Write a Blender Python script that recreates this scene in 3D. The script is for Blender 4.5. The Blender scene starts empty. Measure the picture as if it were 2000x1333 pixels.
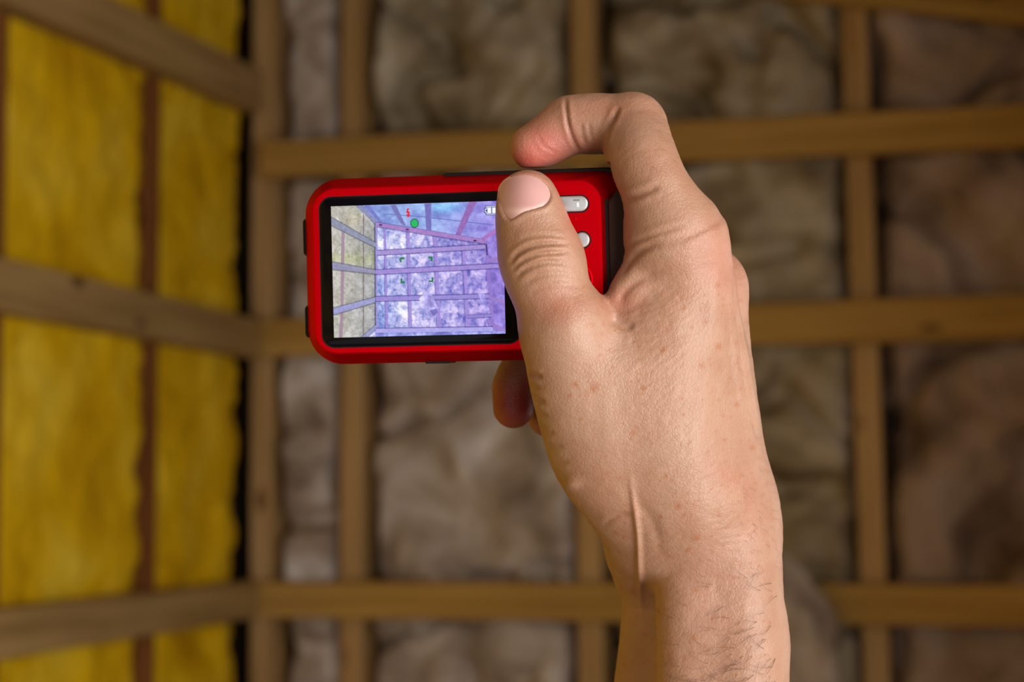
import bpy, bmesh, math, random
import numpy as np
from mathutils import Matrix, Vector

random.seed(7)
rng = np.random.default_rng(7)
C = bpy.context.scene.collection
scene = bpy.context.scene

# ------------------------------------------------------------------ camera
F_PX, CX, CY = 3600.0, 1000.0, 666.5          # focal length and centre for a 2000 x 1333 frame
EYE = np.array([0.0, 0.0, 1.45])
_ry = np.array([(1880 - CX) / F_PX, -(935 - CY) / F_PX, -1.0]); _ry /= np.linalg.norm(_ry)   # room depth, seen by the camera
_rx = np.array([14818.0, 293.0, 3600.0]); _rx -= _ry * (_rx @ _ry); _rx /= np.linalg.norm(_rx)
_rz = np.cross(_rx, _ry)
R = np.stack([_rx, _ry, _rz])                   # camera space -> room space
cam_d = bpy.data.cameras.new('camera'); cam = bpy.data.objects.new('camera', cam_d); C.objects.link(cam)
M4 = Matrix([[*R[0], EYE[0]], [*R[1], EYE[1]], [*R[2], EYE[2]], [0, 0, 0, 1]])
cam.matrix_world = M4
cam_d.sensor_width = 36.0; cam_d.lens = F_PX / 2000 * 36.0
cam_d.clip_start = 0.02
cam_d.dof.use_dof = True; cam_d.dof.focus_distance = 0.505; cam_d.dof.aperture_fstop = 13.0
scene.camera = cam

# ------------------------------------------------------------------ light
world = bpy.data.worlds.new('world'); scene.world = world; world.use_nodes = True
bg = world.node_tree.nodes['Background']; bg.inputs[0].default_value = (1.0, 0.93, 0.84, 1); bg.inputs[1].default_value = 0.68
def area(name, loc, target, sx, sy, power, col):
    d = bpy.data.lights.new(name, 'AREA'); d.shape = 'RECTANGLE'; d.size = sx; d.size_y = sy; d.energy = power; d.color = col
    o = bpy.data.objects.new(name, d); C.objects.link(o); o.location = loc
    o.rotation_euler = (Vector(target) - Vector(loc)).to_track_quat('-Z', 'Y').to_euler()
    return o
area('doorway_daylight', (0.82, -0.12, 1.30), (-0.6, 0.25, 1.30), 0.9, 1.5, 34.5, (1.0, 0.95, 0.89))   # daylight in the doorway of the right wall
area('added_window_fill', (0.80, 1.45, 1.45), (-1.0, 1.75, 1.35), 0.72, 0.9, 6.6, (1.0, 0.96, 0.90))   # added fill for the left and back walls, in an invented unseen window
scene.view_settings.view_transform = 'Standard'; scene.view_settings.look = 'None'
scene.view_settings.exposure = 0.0; scene.view_settings.gamma = 1.0; scene.view_settings.use_curve_mapping = False
scene.cycles.max_bounces = 6; scene.cycles.diffuse_bounces = 4

# ------------------------------------------------------------------ helpers
def ray(px, py):
    return R @ np.array([(px - CX) / F_PX, -(py - CY) / F_PX, -1.0])
def on_y(px, py, Y):                             # point of the room on the plane y = Y
    r = ray(px, py); return EYE + r * (Y / r[1])
def on_x(px, py, X):
    r = ray(px, py); return EYE + r * (X / r[0])
S_MM = 1.0 / 7000.0                              # metres per photo pixel at arm's length
D0 = F_PX * S_MM
def near(px, py, z=0.0):                         # a point at arm's length, z px-units towards the viewer, in camera space
    d = D0 - z * S_MM
    return np.array([(px - CX) / F_PX * d, -(py - CY) / F_PX * d, -d])
def cam2world(v):
    return np.asarray(v) @ R.T + EYE

def link(name, me, mat=None, parent=None):
    o = bpy.data.objects.new(name, me); C.objects.link(o)
    if mat: me.materials.append(mat)
    if parent is not None: o.parent = parent
    return o
def mesh_np(name, v, f, smooth=True):
    me = bpy.data.meshes.new(name)
    f = np.asarray(f)
    me.vertices.add(len(v)); me.vertices.foreach_set('co', np.asarray(v, np.float32).ravel())
    n = f.shape[1]
    me.loops.add(len(f) * n); me.loops.foreach_set('vertex_index', f.astype(np.int32).ravel())
    me.polygons.add(len(f)); me.polygons.foreach_set('loop_start', np.arange(0, len(f) * n, n, dtype=np.int32))
    me.polygons.foreach_set('use_smooth', np.full(len(f), smooth))
    me.update(calc_edges=True); me.validate()
    return me
def mesh_py(name, v, f, smooth=False):
    me = bpy.data.meshes.new(name); me.from_pydata([tuple(p) for p in v], [], f); me.update()
    if smooth: me.polygons.foreach_set('use_smooth', [True] * len(me.polygons))
    return me
def lin(c):
    c = np.asarray(c, float) / 255.0
    return np.where(c <= 0.04045, c / 12.92, ((c + 0.055) / 1.055) ** 2.4)
def _hash(i, j, k, seed):
    n = (i * 374761393 + j * 668265263 + k * 2147483647 + seed * 974634599) & 0xFFFFFFFF
    n = ((n ^ (n >> 13)) * 1274126177) & 0xFFFFFFFF
    return ((n ^ (n >> 16)) & 0xFFFF) / 65535.0
def vnoise(x, y, z=None, seed=0):
    x = np.asarray(x, float); y = np.asarray(y, float); z = np.zeros_like(x) if z is None else np.asarray(z, float)
    i, j, k = np.floor(x).astype(np.int64), np.floor(y).astype(np.int64), np.floor(z).astype(np.int64)
    u, v, w = x - i, y - j, z - k
    u, v, w = [t * t * t * (t * (t * 6 - 15) + 10) for t in (u, v, w)]
    r = 0
    for a in (0, 1):
        for b in (0, 1):
            for c in (0, 1):
                r = r + _hash(i + a, j + b, k + c, seed) * (u if a else 1 - u) * (v if b else 1 - v) * (w if c else 1 - w)
    return r * 2 - 1
def fbm(x, y, z=None, seed=0, octv=4, gain=0.5):
    r, a, s = 0, 1.0, 1.0
    for o in range(octv):
        r = r + a * vnoise(np.asarray(x) * s, np.asarray(y) * s, None if z is None else np.asarray(z) * s, seed + o * 17); a *= gain; s *= 2.03
    return r

# ------------------------------------------------------------------ materials
def new_mat(name):
    m = bpy.data.materials.new(name); m.use_nodes = True
    nt = m.node_tree; return m, nt, nt.nodes['Principled BSDF']
def plain(name, col, rough=0.5, metal=0.0, coat=0.0, bump=0.0, scale=900, spec=0.5):
    m, nt, b = new_mat(name)
    b.inputs['Roughness'].default_value = rough; b.inputs['Metallic'].default_value = metal
    b.inputs['Coat Weight'].default_value = coat; b.inputs['Specular IOR Level'].default_value = spec
    tc = nt.nodes.new('ShaderNodeTexCoord'); nz = nt.nodes.new('ShaderNodeTexNoise'); nz.inputs['Scale'].default_value = scale
    nt.links.new(tc.outputs['Object'], nz.inputs['Vector'])
    mx = nt.nodes.new('ShaderNodeMix'); mx.data_type = 'RGBA'
    c = np.array(col)
    mx.inputs[6].default_value = (*(c * 0.93), 1); mx.inputs[7].default_value = (*np.minimum(c * 1.07, 1), 1)
    nt.links.new(nz.outputs['Fac'], mx.inputs[0]); nt.links.new(mx.outputs[2], b.inputs['Base Color'])
    if bump:
        bp = nt.nodes.new('ShaderNodeBump'); bp.inputs['Strength'].default_value = bump; bp.inputs['Distance'].default_value = 0.0002
        nt.links.new(nz.outputs['Fac'], bp.inputs['Height']); nt.links.new(bp.outputs['Normal'], b.inputs['Normal'])
    return m
def wood_mat(name, a, b_, knot):
    m, nt, b = new_mat(name); N = nt.nodes.new; L = nt.links.new
    b.inputs['Roughness'].default_value = 0.75; b.inputs['Specular IOR Level'].default_value = 0.2
    tc = N('ShaderNodeTexCoord'); oi = N('ShaderNodeObjectInfo')
    off = N('ShaderNodeVectorMath'); off.operation = 'MULTIPLY_ADD'; off.inputs[1].default_value = (37, 53, 91)
    cmb = N('ShaderNodeCombineXYZ')
    for i in range(3): L(oi.outputs['Random'], cmb.inputs[i])
    L(cmb.outputs[0], off.inputs[0]); L(tc.outputs['Object'], off.inputs[2])
    mp = N('ShaderNodeMapping'); mp.inputs['Scale'].default_value = (1.4, 22, 22); L(off.outputs[0], mp.inputs['Vector'])
    nz = N('ShaderNodeTexNoise'); nz.inputs['Scale'].default_value = 2.2; nz.inputs['Detail'].default_value = 6; L(mp.outputs[0], nz.inputs['Vector'])
    rp = N('ShaderNodeValToRGB'); rp.color_ramp.elements[0].position = 0.3; rp.color_ramp.elements[1].position = 0.72
    rp.color_ramp.elements[0].color = (*a, 1); rp.color_ramp.elements[1].color = (*b_, 1); L(nz.outputs['Fac'], rp.inputs[0])
    mp2 = N('ShaderNodeMapping'); mp2.inputs['Scale'].default_value = (1, 2.2, 2.2); L(off.outputs[0], mp2.inputs['Vector'])
    vo = N('ShaderNodeTexVoronoi'); vo.inputs['Scale'].default_value = 6.0; L(mp2.outputs[0], vo.inputs['Vector'])
    kr = N('ShaderNodeValToRGB'); kr.color_ramp.elements[0].position = 0.06; kr.color_ramp.elements[1].position = 0.17
    kr.color_ramp.elements[0].color = (1, 1, 1, 1); kr.color_ramp.elements[1].color = (0, 0, 0, 1); L(vo.outputs['Distance'], kr.inputs[0])
    mx = N('ShaderNodeMix'); mx.data_type = 'RGBA'; mx.inputs[7].default_value = (*knot, 1)
    L(kr.outputs[0], mx.inputs[0]); L(rp.outputs[0], mx.inputs[6])
    big = N('ShaderNodeTexNoise'); big.inputs['Scale'].default_value = 2.6; big.inputs['Detail'].default_value = 3; L(off.outputs[0], big.inputs['Vector'])
    hsv = N('ShaderNodeHueSaturation'); mr = N('ShaderNodeMapRange'); mr.inputs[3].default_value = 0.72; mr.inputs[4].default_value = 1.28
    L(big.outputs['Fac'], mr.inputs[0]); L(mr.outputs[0], hsv.inputs['Value']); L(mx.outputs[2], hsv.inputs['Color'])
    L(hsv.outputs[0], b.inputs['Base Color'])
    return m
def fluff_mat(name, dark, mid, light, scale=9.0, rough=1.0):
    m, nt, b = new_mat(name); N = nt.nodes.new; L = nt.links.new
    b.inputs['Roughness'].default_value = rough; b.inputs['Specular IOR Level'].default_value = 0.08
    ge = N('ShaderNodeNewGeometry')
    nz = N('ShaderNodeTexNoise'); nz.inputs['Scale'].default_value = scale; nz.inputs['Detail'].default_value = 7; nz.inputs['Distortion'].default_value = 0.7
    L(ge.outputs['Position'], nz.inputs['Vector'])
    rp = N('ShaderNodeValToRGB'); e = rp.color_ramp.elements
    e[0].position = 0.28; e[0].color = (*dark, 1); e[1].position = 0.74; e[1].color = (*light, 1)
    k = e.new(0.48); k.color = (*mid, 1)
    L(nz.outputs['Fac'], rp.inputs[0]); L(rp.outputs[0], b.inputs['Base Color'])
    n2 = N('ShaderNodeTexNoise'); n2.inputs['Scale'].default_value = 70; n2.inputs['Detail'].default_value = 5; L(ge.outputs['Position'], n2.inputs['Vector'])
    bp = N('ShaderNodeBump'); bp.inputs['Strength'].default_value = 0.6; bp.inputs['Distance'].default_value = 0.01
    L(n2.outputs['Fac'], bp.inputs['Height']); L(bp.outputs[0], b.inputs['Normal'])
    return m
M_GIRT = wood_mat('girt_wood', (0.36, 0.205, 0.045), (0.56, 0.35, 0.10), (0.10, 0.045, 0.012))
M_GIRT_GREY = wood_mat('dark_girt_wood', (0.28, 0.17, 0.055), (0.46, 0.30, 0.125), (0.08, 0.035, 0.01))  # darker, greyer mix for the left wall's timbers
M_STUD = wood_mat('stud_wood', (0.40, 0.235, 0.085), (0.60, 0.40, 0.19), (0.16, 0.07, 0.02))
M_RED = wood_mat('red_stud_wood', (0.17, 0.055, 0.012), (0.26, 0.10, 0.025), (0.06, 0.02, 0.006))
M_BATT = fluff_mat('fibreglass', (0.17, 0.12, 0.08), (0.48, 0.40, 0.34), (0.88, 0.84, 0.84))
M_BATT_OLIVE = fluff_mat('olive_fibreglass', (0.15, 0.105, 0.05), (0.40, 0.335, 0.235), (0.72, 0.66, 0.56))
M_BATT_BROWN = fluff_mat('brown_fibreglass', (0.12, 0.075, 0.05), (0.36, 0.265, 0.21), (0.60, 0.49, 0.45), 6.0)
M_FOAM = fluff_mat('yellow_foam', (0.60, 0.33, 0.003), (0.80, 0.50, 0.006), (0.92, 0.66, 0.05), 6.0, 0.8)
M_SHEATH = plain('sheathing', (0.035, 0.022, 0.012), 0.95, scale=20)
M_FLOOR = wood_mat('floor_boards', (0.22, 0.15, 0.09), (0.34, 0.25, 0.15), (0.1, 0.06, 0.03))

# ------------------------------------------------------------------ the room
YB = 3.0                                        # stud faces of the back wall
XL = on_y(484, 900, YB)[0]                      # faces of the left wall's studs
XR = on_y(2640, 900, YB)[0]
YF = -1.9
ZTOP = lambda x: on_y(512, -235, YB)[2] + (x - XL) * ((on_y(2000, 45, YB)[2] - on_y(1700, 12, YB)[2]) / (on_y(2000, 45, YB)[0] - on_y(1700, 12, YB)[0]) - 0.0)
_pa, _pb = on_y(1700, -32, YB - .04), on_y(2000, 1, YB - .04)
_slope = (_pb[2] - _pa[2]) / (_pb[0] - _pa[0])
def ztop(x): return _pa[2] + (x - _pa[0]) * _slope + 0.036   # underside of the roof deck
def structure(name, me, mat):
    o = link(name, me, mat); o['kind'] = 'structure'; return o
def slab(name, corners, off, mat):              # a slab: four corners and a thickness vector
    v = [np.array(c) for c in corners]; v += [c + np.array(off) for c in v]
    me = mesh_py(name, v, [(0, 1, 2, 3), (7, 6, 5, 4), (0, 4, 5, 1), (1, 5, 6, 2), (2, 6, 7, 3), (3, 7, 4, 0)])
    return structure(name, me, mat)
ZL, ZR = ztop(XL) + 0.25, ztop(XR) + 0.25
DEEP = 0.105
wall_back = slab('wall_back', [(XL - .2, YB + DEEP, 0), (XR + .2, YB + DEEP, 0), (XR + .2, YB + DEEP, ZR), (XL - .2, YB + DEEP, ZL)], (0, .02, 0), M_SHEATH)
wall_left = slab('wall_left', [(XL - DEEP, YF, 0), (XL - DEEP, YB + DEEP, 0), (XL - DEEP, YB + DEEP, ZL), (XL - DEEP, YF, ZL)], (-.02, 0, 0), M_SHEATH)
DY0, DY1, DZ = -0.62, 0.38, 1.98
WY0, WY1, WZ0, WZ1 = 1.07, 1.83, .97, 1.93        # and an added window opening for the fill lamp                # the doorway in the right wall
def right_wall():
    v, f = [], []
    for y0, y1, z0, z1 in ((YF, DY0, 0, ZR), (DY1, WY0, 0, ZR), (WY1, YB + DEEP, 0, ZR), (DY0, DY1, DZ + .09, ZR), (WY0, WY1, 0, WZ0), (WY0, WY1, WZ1, ZR)):
        b = len(v)
        v += [(x, y, z) for x in (XR + DEEP, XR + DEEP + .02) for y in (y0, y1) for z in (z0, z1)]
        f += [tuple(b + i for i in q) for q in ((0, 1, 3, 2), (4, 6, 7, 5), (0, 4, 5, 1), (2, 3, 7, 6), (0, 2, 6, 4), (1, 5, 7, 3))]
    return structure('wall_right', mesh_py('wall_right', v, f), M_SHEATH)
wall_right = right_wall()
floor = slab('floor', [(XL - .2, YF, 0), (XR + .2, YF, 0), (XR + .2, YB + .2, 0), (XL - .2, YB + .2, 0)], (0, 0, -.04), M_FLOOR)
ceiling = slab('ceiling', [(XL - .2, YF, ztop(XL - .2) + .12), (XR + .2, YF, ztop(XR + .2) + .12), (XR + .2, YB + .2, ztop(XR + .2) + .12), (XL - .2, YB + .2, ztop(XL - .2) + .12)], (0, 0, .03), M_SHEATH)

def board(name, parent, A, B, wA, wB, normal, thick, mat):
    """timber from A to B (centres of its visible face); `normal` points to the viewer, the timber lies behind its face"""
    A, B, n = np.array(A, float), np.array(B, float), np.array(normal, float)
    L = np.linalg.norm(B - A); ex = (B - A) / L; n = n - ex * (n @ ex); n /= np.linalg.norm(n); ey = np.cross(n, ex)
    bm = bmesh.new(); vs = []
    for x, w in ((-L / 2, wA), (L / 2, wB)):
        for y in (-w / 2, w / 2):
            for z in (-thick, 0): vs.append(bm.verts.new((x, y, z)))
    for q in ((0, 1, 3, 2), (4, 6, 7, 5), (0, 4, 5, 1), (2, 3, 7, 6), (0, 2, 6, 4), (1, 5, 7, 3)): bm.faces.new([vs[i] for i in q])
    bmesh.ops.recalc_face_normals(bm, faces=bm.faces)
    bmesh.ops.bevel(bm, geom=list(bm.edges), offset=0.0025, segments=1, affect='EDGES')
    me = bpy.data.meshes.new(name); bm.to_mesh(me); bm.free()
    o = link(name, me, mat, parent); mid = (A + B) / 2
    o.matrix_world = Matrix([[ex[0], ey[0], n[0], mid[0]], [ex[1], ey[1], n[1], mid[1]], [ex[2], ey[2], n[2], mid[2]], [0, 0, 0, 1]])
    return o

def pillow(name, parent, origin, eu, ev, en, w, h, mat, seed, amp=0.02, edge=0.03, freq=7.0, nu=26, nv=None, fold=0.5, bulge=0.012, topcut=None):
    """a soft panel filling a bay: lumps, folds and tucked-in edges"""
    nv = nv or max(8, int(nu * h / w)); nv = min(nv, 60)
    U, V = np.meshgrid(np.linspace(0, w, nu + 1), np.linspace(0, h, nv + 1), indexing='ij')
    if topcut is not None:                       # sloping upper end
        V = V / h * (h + (U / w) * topcut)
        hh = h + (U / w) * topcut
    else: hh = np.full_like(V, h)
    qx, qy = U + 0.04 * vnoise(U * 9, V * 9, seed=seed + 5), V + 0.04 * vnoise(U * 9, V * 9, seed=seed + 6)
    d = amp * fbm(qx * freq, qy * freq, seed=seed, octv=4, gain=0.55)
    rid = 1 - np.abs(fbm(qx * freq * .55, qy * freq * .75, seed=seed + 40, octv=3))
    d -= fold * amp * 2.2 * np.clip(rid - 0.72, 0, 1) / 0.28
    e = np.minimum(np.minimum(U, w - U), np.minimum(V, hh - V))
    e = np.clip(e / edge + 0.35 * vnoise(U * 14, V * 14, seed=seed + 9), 0, 1); tuck = 1 - e * e * (3 - 2 * e)
    d += bulge - tuck * (0.045 + amp)
    P = np.array(origin) + U[..., None] * np.array(eu) + V[..., None] * np.array(ev) + d[..., None] * np.array(en)
    idx = np.arange((nu + 1) * (nv + 1)).reshape(nu + 1, nv + 1)
    f = np.stack([idx[:-1, :-1], idx[1:, :-1], idx[1:, 1:], idx[:-1, 1:]], -1).reshape(-1, 4)
    return link(name, mesh_np(name, P.reshape(-1, 3), f), mat, parent)

NB = (0, -1, 0); TH = 0.038
ST = 0.0385
# --- back wall: studs read off the photograph (centre at the frame's top and bottom), girts nailed across them
def line_x(p_top, p_bot, Y, z0, z1, w):          # a stud through two photo points, carried from z0 to z1
    a, b = on_y(*p_top, Y), on_y(*p_bot, Y); k = (b[0] - a[0]) / (b[2] - a[2])
    f = lambda z: (a[0] + (z - a[2]) * k, Y, z)
    return f(z0), f(z1)
studs = [((512, 50), (507, 1300), 0.038), ((687, 50), (684, 1300), 0.038), ((1137, 50), (1153, 1300), 0.040), ((1668, 50), (1711, 1300), 0.041)]
stud_x = []
for pt, pb, w in studs:
    xm = on_y(*pt, YB)[0]
    A, B = line_x(pt, pb, YB, 0.04, ztop(xm) - .005, w)
    board('stud', wall_back, A, B, w, w, NB, 0.089, M_STUD); stud_x.append((A, B))
for px in (2210, 2600):
    x = on_y(px, 900, YB)[0]
    board('stud', wall_back, (x, YB, .04), (x, YB, ztop(x) - .005), ST, ST, NB, .089, M_STUD); stud_x.append(((x, YB, 0.04), (x, YB, ztop(x))))
YG = YB - TH                                     # face of the girts
girt_px = [((526, 310.5), (2000, 244), 0.062, 0.066), ((500, 661), (2000, 618), 0.062, 0.070), ((482, 1171.5), (2000, 1185), 0.0615, 0.065)]
girt_lines = []
def girt_z(a, b, x): return a[2] + (x - a[0]) * (b[2] - a[2]) / (b[0] - a[0])
for (pa, pb, wa, wb) in girt_px:
    a, b = on_y(*pa, YG), on_y(*pb, YG); girt_lines.append((a, b))
for gi, ((a, b), (_, _, wa, wb)) in enumerate(zip(girt_lines, girt_px)):
    x0, x1 = a[0] - 0.02, XR - .045
    if gi == 2:
        # the lower girt is two lengths, broken where the torn batt hangs out
        xa = on_y(1490, 1180, YG)[0]; xb = on_y(1600, 1180, YG)[0]
        board('girt', wall_back, (x0, YG, girt_z(a, b, x0)), (xa, YG, girt_z(a, b, xa)), wa, wa, NB, TH - .001, M_GIRT)
        board('girt', wall_back, (xb, YG, girt_z(a, b, xb)), (x1, YG, girt_z(a, b, x1)), wb * .99, wb * 1.02, NB, TH - .001, M_GIRT)
    else:
        board('girt', wall_back, (x0, YG, girt_z(a, b, x0)), (x1, YG, girt_z(a, b, x1)), wa, wb * 1.05, NB, TH - .001, M_GIRT)
zlow = girt_z(*girt_lines[2], 0) - 0.56
board('girt', wall_back, (XL + .05, YG, zlow), (XR - .05, YG, zlow), .064, .064, NB, TH - .001, M_GIRT)
board('bottom_plate', wall_back, (XL, YB, .02), (XR, YB, .02), .039, .039, NB, .089, M_GIRT)
xa, xb = XL + .04, XR - .03
board('top_plate', wall_back, (xa, YG + .001, ztop(xa) - .036), (xb, YG + .001, ztop(xb) - .036), .070, .070, NB, .036, M_GIRT)
# batts between studs, one in each opening between two girts
levels = [lambda x: 0.045, lambda x: zlow] + [(lambda x, g=g: girt_z(*g, x)) for g in reversed(girt_lines)]
sd = 100
for bi in range(len(stud_x) - 1):
    (l0, l1), (r0, r1) = stud_x[bi], stud_x[bi + 1]
    for li in range(len(levels)):
        zb = levels[li]((l0[0] + r0[0]) / 2)
        top = li == len(levels) - 1
        xl0 = l0[0] + (zb - l0[2]) / (l1[2] - l0[2]) * (l1[0] - l0[0]) + .017
        xr0 = r0[0] + (zb - r0[2]) / (r1[2] - r0[2]) * (r1[0] - r0[0]) - .017
        zt = ztop(xl0) - .02 if top else levels[li + 1]((l0[0] + r0[0]) / 2)
        h = zt - zb
        cut = (xr0 - xl0) * _slope if top else None
        sd += 13
        w = xr0 - xl0
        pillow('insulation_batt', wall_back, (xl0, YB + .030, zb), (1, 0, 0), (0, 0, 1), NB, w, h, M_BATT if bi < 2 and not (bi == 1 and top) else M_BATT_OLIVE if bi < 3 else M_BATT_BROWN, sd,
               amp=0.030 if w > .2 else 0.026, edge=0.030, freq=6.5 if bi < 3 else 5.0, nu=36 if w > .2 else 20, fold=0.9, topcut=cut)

# --- left wall: yellow foam between flush studs, girts across
NL = (1, 0, 0)
XG = XL + TH
lg = [((200, 35), (480, 163), .073), ((0, 553.5), (475, 655), .066), ((0, 1241), (462, 1177.5), .061)]
lgz = []
for p, q, w in lg:
    a, b = on_x(*p, XG), on_x(*q, XG); k = (b[2] - a[2]) / (b[1] - a[1])
    f = (lambda y, a=a, k=k: a[2] + (y - a[1]) * k); lgz.append(f)
    y0, y1 = YF + .1, YB - TH - .004
    board('girt', wall_left, (XG, y0, f(y0)), (XG, y1, f(y1)), w, w, NL, TH - .001, M_GIRT_GREY)
flow = lambda y: lgz[2](y) - .55
board('girt', wall_left, (XG, YF + .1, flow(0)), (XG, YB - .045, flow(0)), .064, .064, NL, TH - .001, M_GIRT_GREY)
ys = [on_x(298, 560, XL)[1], on_x(-8, 560, XL)[1]]
dy = ys[0] - ys[1]
yy = [ys[0], ys[1]] + [ys[1] - dy * i for i in range(1, 9) if ys[1] - dy * i > YF + .1]
zt = ztop(XL)
for y in yy:
    board('stud', wall_left, (XL + .006, y, .04), (XL + .006, y - .004, zt - .005), .031, .031, NL, .095, M_RED)
board('bottom_plate', wall_left, (XL, YF, .02), (XL, YB - .02, .02), .039, .039, NL, .089, M_GIRT_GREY)
board('top_plate', wall_left, (XG, YF + .1, zt - .03), (XG, YB - .05, zt - .03), .07, .07, NL, .037, M_GIRT_GREY)
yedges = [YB - .028] + yy
lv = [lambda y: .045, flow, lgz[2], lgz[1], lgz[0], lambda y: zt]
for i in range(len(yedges) - 1):
    y1 = yedges[i] - (.0 if i == 0 else .0165); y0 = yedges[i + 1] + .0165
    for li in range(len(lv) - 1):
        ym = (y0 + y1) / 2; zb, ztp = lv[li](ym), lv[li + 1](ym); sd += 11
        pillow('foam_panel', wall_left, (XL + .001, y0, zb), (0, 1, 0), (0, 0, 1), NL, y1 - y0, ztp - zb, M_FOAM, sd,
               amp=0.0085, edge=0.003, freq=11.0, nu=34, fold=.4, bulge=-.008)

# --- right wall and roof, mostly outside the frame
NR = (-1, 0, 0); XRG = XR - TH
for z in (.35, .9, 1.42, 1.85):
    board('girt', wall_right, (XRG, YF + .1, z), (XRG, DY0 - .045, z), .064, .064, NR, TH - .001, M_GIRT)
    if WZ0 < z < WZ1:
        board('girt', wall_right, (XRG, DY1 + .045, z), (XRG, WY0 - .045, z), .064, .064, NR, TH - .001, M_GIRT)
        board('girt', wall_right, (XRG, WY1 + .045, z), (XRG, YB - .05, z), .064, .064, NR, TH - .001, M_GIRT)
    else: board('girt', wall_right, (XRG, DY1 + .045, z), (XRG, YB - .05, z), .064, .064, NR, TH - .001, M_GIRT)
for y in (DY0 - .02, DY1 + .02): board('door_post', wall_right, (XRG, y, .04), (XRG, y, DZ + .04), .04, .04, NR, .127, M_STUD)
board('door_header', wall_right, (XRG, DY0, DZ + .045), (XRG, DY1, DZ + .045), .09, .09, NR, .127, M_STUD)
for y in (WY0 - .02, WY1 + .02): board('added_window_post', wall_right, (XRG, y, .04), (XRG, y, ztop(XR) - .02), .04, .04, NR, .127, M_STUD)  # posts framing the added, unseen window opening
for z in (WZ0 - .02, WZ1 + .02): board('added_window_rail', wall_right, (XRG, WY0, z), (XRG, WY1, z), .04, .04, NR, .127, M_STUD)  # rails of the same added opening
bays = [(YB - .03, YB - .45), (YB - .45, YB - .83), (YB - .83, WY1 + .06), (WY0 - .06, WY0 - .38), (WY0 - .38, DY1 + .06), (DY0 - .06, DY0 - .50), (DY0 - .50, DY0 - .94)]
for y in sorted({b for a in bays for b in a}): board('stud', wall_right, (XR, y, .04), (XR, y, ztop(XR) - .01), ST, ST, NR, .089, M_STUD)
for y1, y0 in bays + [(WY1 + .02, WY0 - .02)]:
    for z0, z1 in ((.05, .9), (.9, 1.42), (1.42, ztop(XR) - .03)):
        if y1 - y0 < .1 or (abs(y1 - WY1 - .02) < .001 and z0 > .1): continue
        sd += 7
        pillow('insulation_batt', wall_right, (XR + .03, y0 + .02, z0), (0, 1, 0), (0, 0, 1), NR, y1 - y0 - .04, z1 - z0, M_BATT, sd, nu=14, fold=.6)
board('top_plate', wall_right, (XRG, YF + .1, ztop(XR) - .03), (XRG, YB - .05, ztop(XR) - .03), .07, .07, NR, .037, M_GIRT)
sl = np.array([1, 0, _slope]); sl /= np.linalg.norm(sl); ND = np.cross(np.array([0, 1, 0]), sl) * -1
ND = ND if ND[2] < 0 else -ND
for i in range(8):
    y = YB - .35 - .55 * i
    if y < YF + .1: break
    board('rafter', ceiling, (XL + .01, y, ztop(XL + .01)), (XR - .01, y, ztop(XR - .01)), .04, .04, tuple(ND), .10, M_STUD)
    for s in range(2):
        xs = XL + .03 + s * (XR - XL - .06) / 2; sd += 3; wl = (XR - XL - .06) / 2 / sl[0]
        pillow('insulation_batt', ceiling, (xs, y + .025, ztop(xs) + .05), tuple(sl), (0, 1, 0), tuple(ND), wl, .50, M_BATT, sd, nu=20, fold=.5)

# --- torn batt hanging out over the broken lower girt
def torn_batt():
    nu, nv = 40, 60
    U, V = np.meshgrid(np.linspace(0, 2 * math.pi, nu, endpoint=False), np.linspace(0, 1, nv + 1), indexing='ij')
    cx = 1500 + 75 * V + 18 * np.sin(V * 5); cy = 1082 + 420 * V
    half = 18 + 78 * np.clip(V * 3.2, 0, 1) ** .7 - 20 * V
    half = half * (1 + .22 * fbm(np.cos(U) * 1.6 + 5, V * 6, np.sin(U) * 1.6, seed=3))
    P = np.zeros(U.shape + (3,))
    for i in range(U.shape[0]):
        for j in range(U.shape[1]):
            p = on_y(cx[i, j] + half[i, j] * math.cos(U[i, j]), cy[i, j] + 12 * math.sin(U[i, j] * 2), YB - .065 - .03 * math.sin(V[i, j] * 3))
            p[1] += -.030 * math.sin(U[i, j]) * (1 + .6 * float(vnoise(U[i, j] * 1.5, V[i, j] * 9, seed=8))) * min(1, .3 + V[i, j] * 3)
            P[i, j] = p
    idx = np.arange(nu * (nv + 1)).reshape(nu, nv + 1); nx = np.roll(idx, -1, 0)
    f = np.stack([idx[:, :-1], nx[:, :-1], nx[:, 1:], idx[:, 1:]], -1).reshape(-1, 4)
    fl = [tuple(q) for q in f] + [tuple(idx[:, 0][::-1]), tuple(idx[:, -1])]
    v = P.reshape(-1, 3); org = v.mean(0)
    me = mesh_py('torn_insulation', v - org, fl, True)
    o = link('torn_insulation', me, M_BATT); o.location = org
    o['label'] = 'torn grey insulation scrap hanging over the lower girt beside the forearm'; o['category'] = 'insulation'
torn_batt()

# ------------------------------------------------------------------ the compact camera held in the hand
PXM = S_MM
_c = near(816, 527, 0)
yaw, roll, tilt = math.radians(7.0), math.radians(1.35), 0.0
_u = np.array([math.cos(yaw) * math.cos(roll), math.sin(roll), math.sin(yaw)]); _u /= np.linalg.norm(_u)
_v = np.array([-math.sin(roll), math.cos(roll), 0.0]); _v -= _u * (_u @ _v); _v /= np.linalg.norm(_v)
_w = np.cross(_u, _v)
DEV = np.stack([_u, _v, _w])                     # rows: device axes in camera space
def dev_local(pc): return (pc - _c) @ DEV.T / PXM
device = bpy.data.objects.new('compact_camera', None); C.objects.link(device)
Wm = R @ DEV.T; wc = cam2world(_c)
device.matrix_world = Matrix([[*Wm[0], wc[0]], [*Wm[1], wc[1]], [*Wm[2], wc[2]], [0, 0, 0, 1]])
device['label'] = 'red and black rugged compact camera held in the hand, its screen showing the room'
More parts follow.
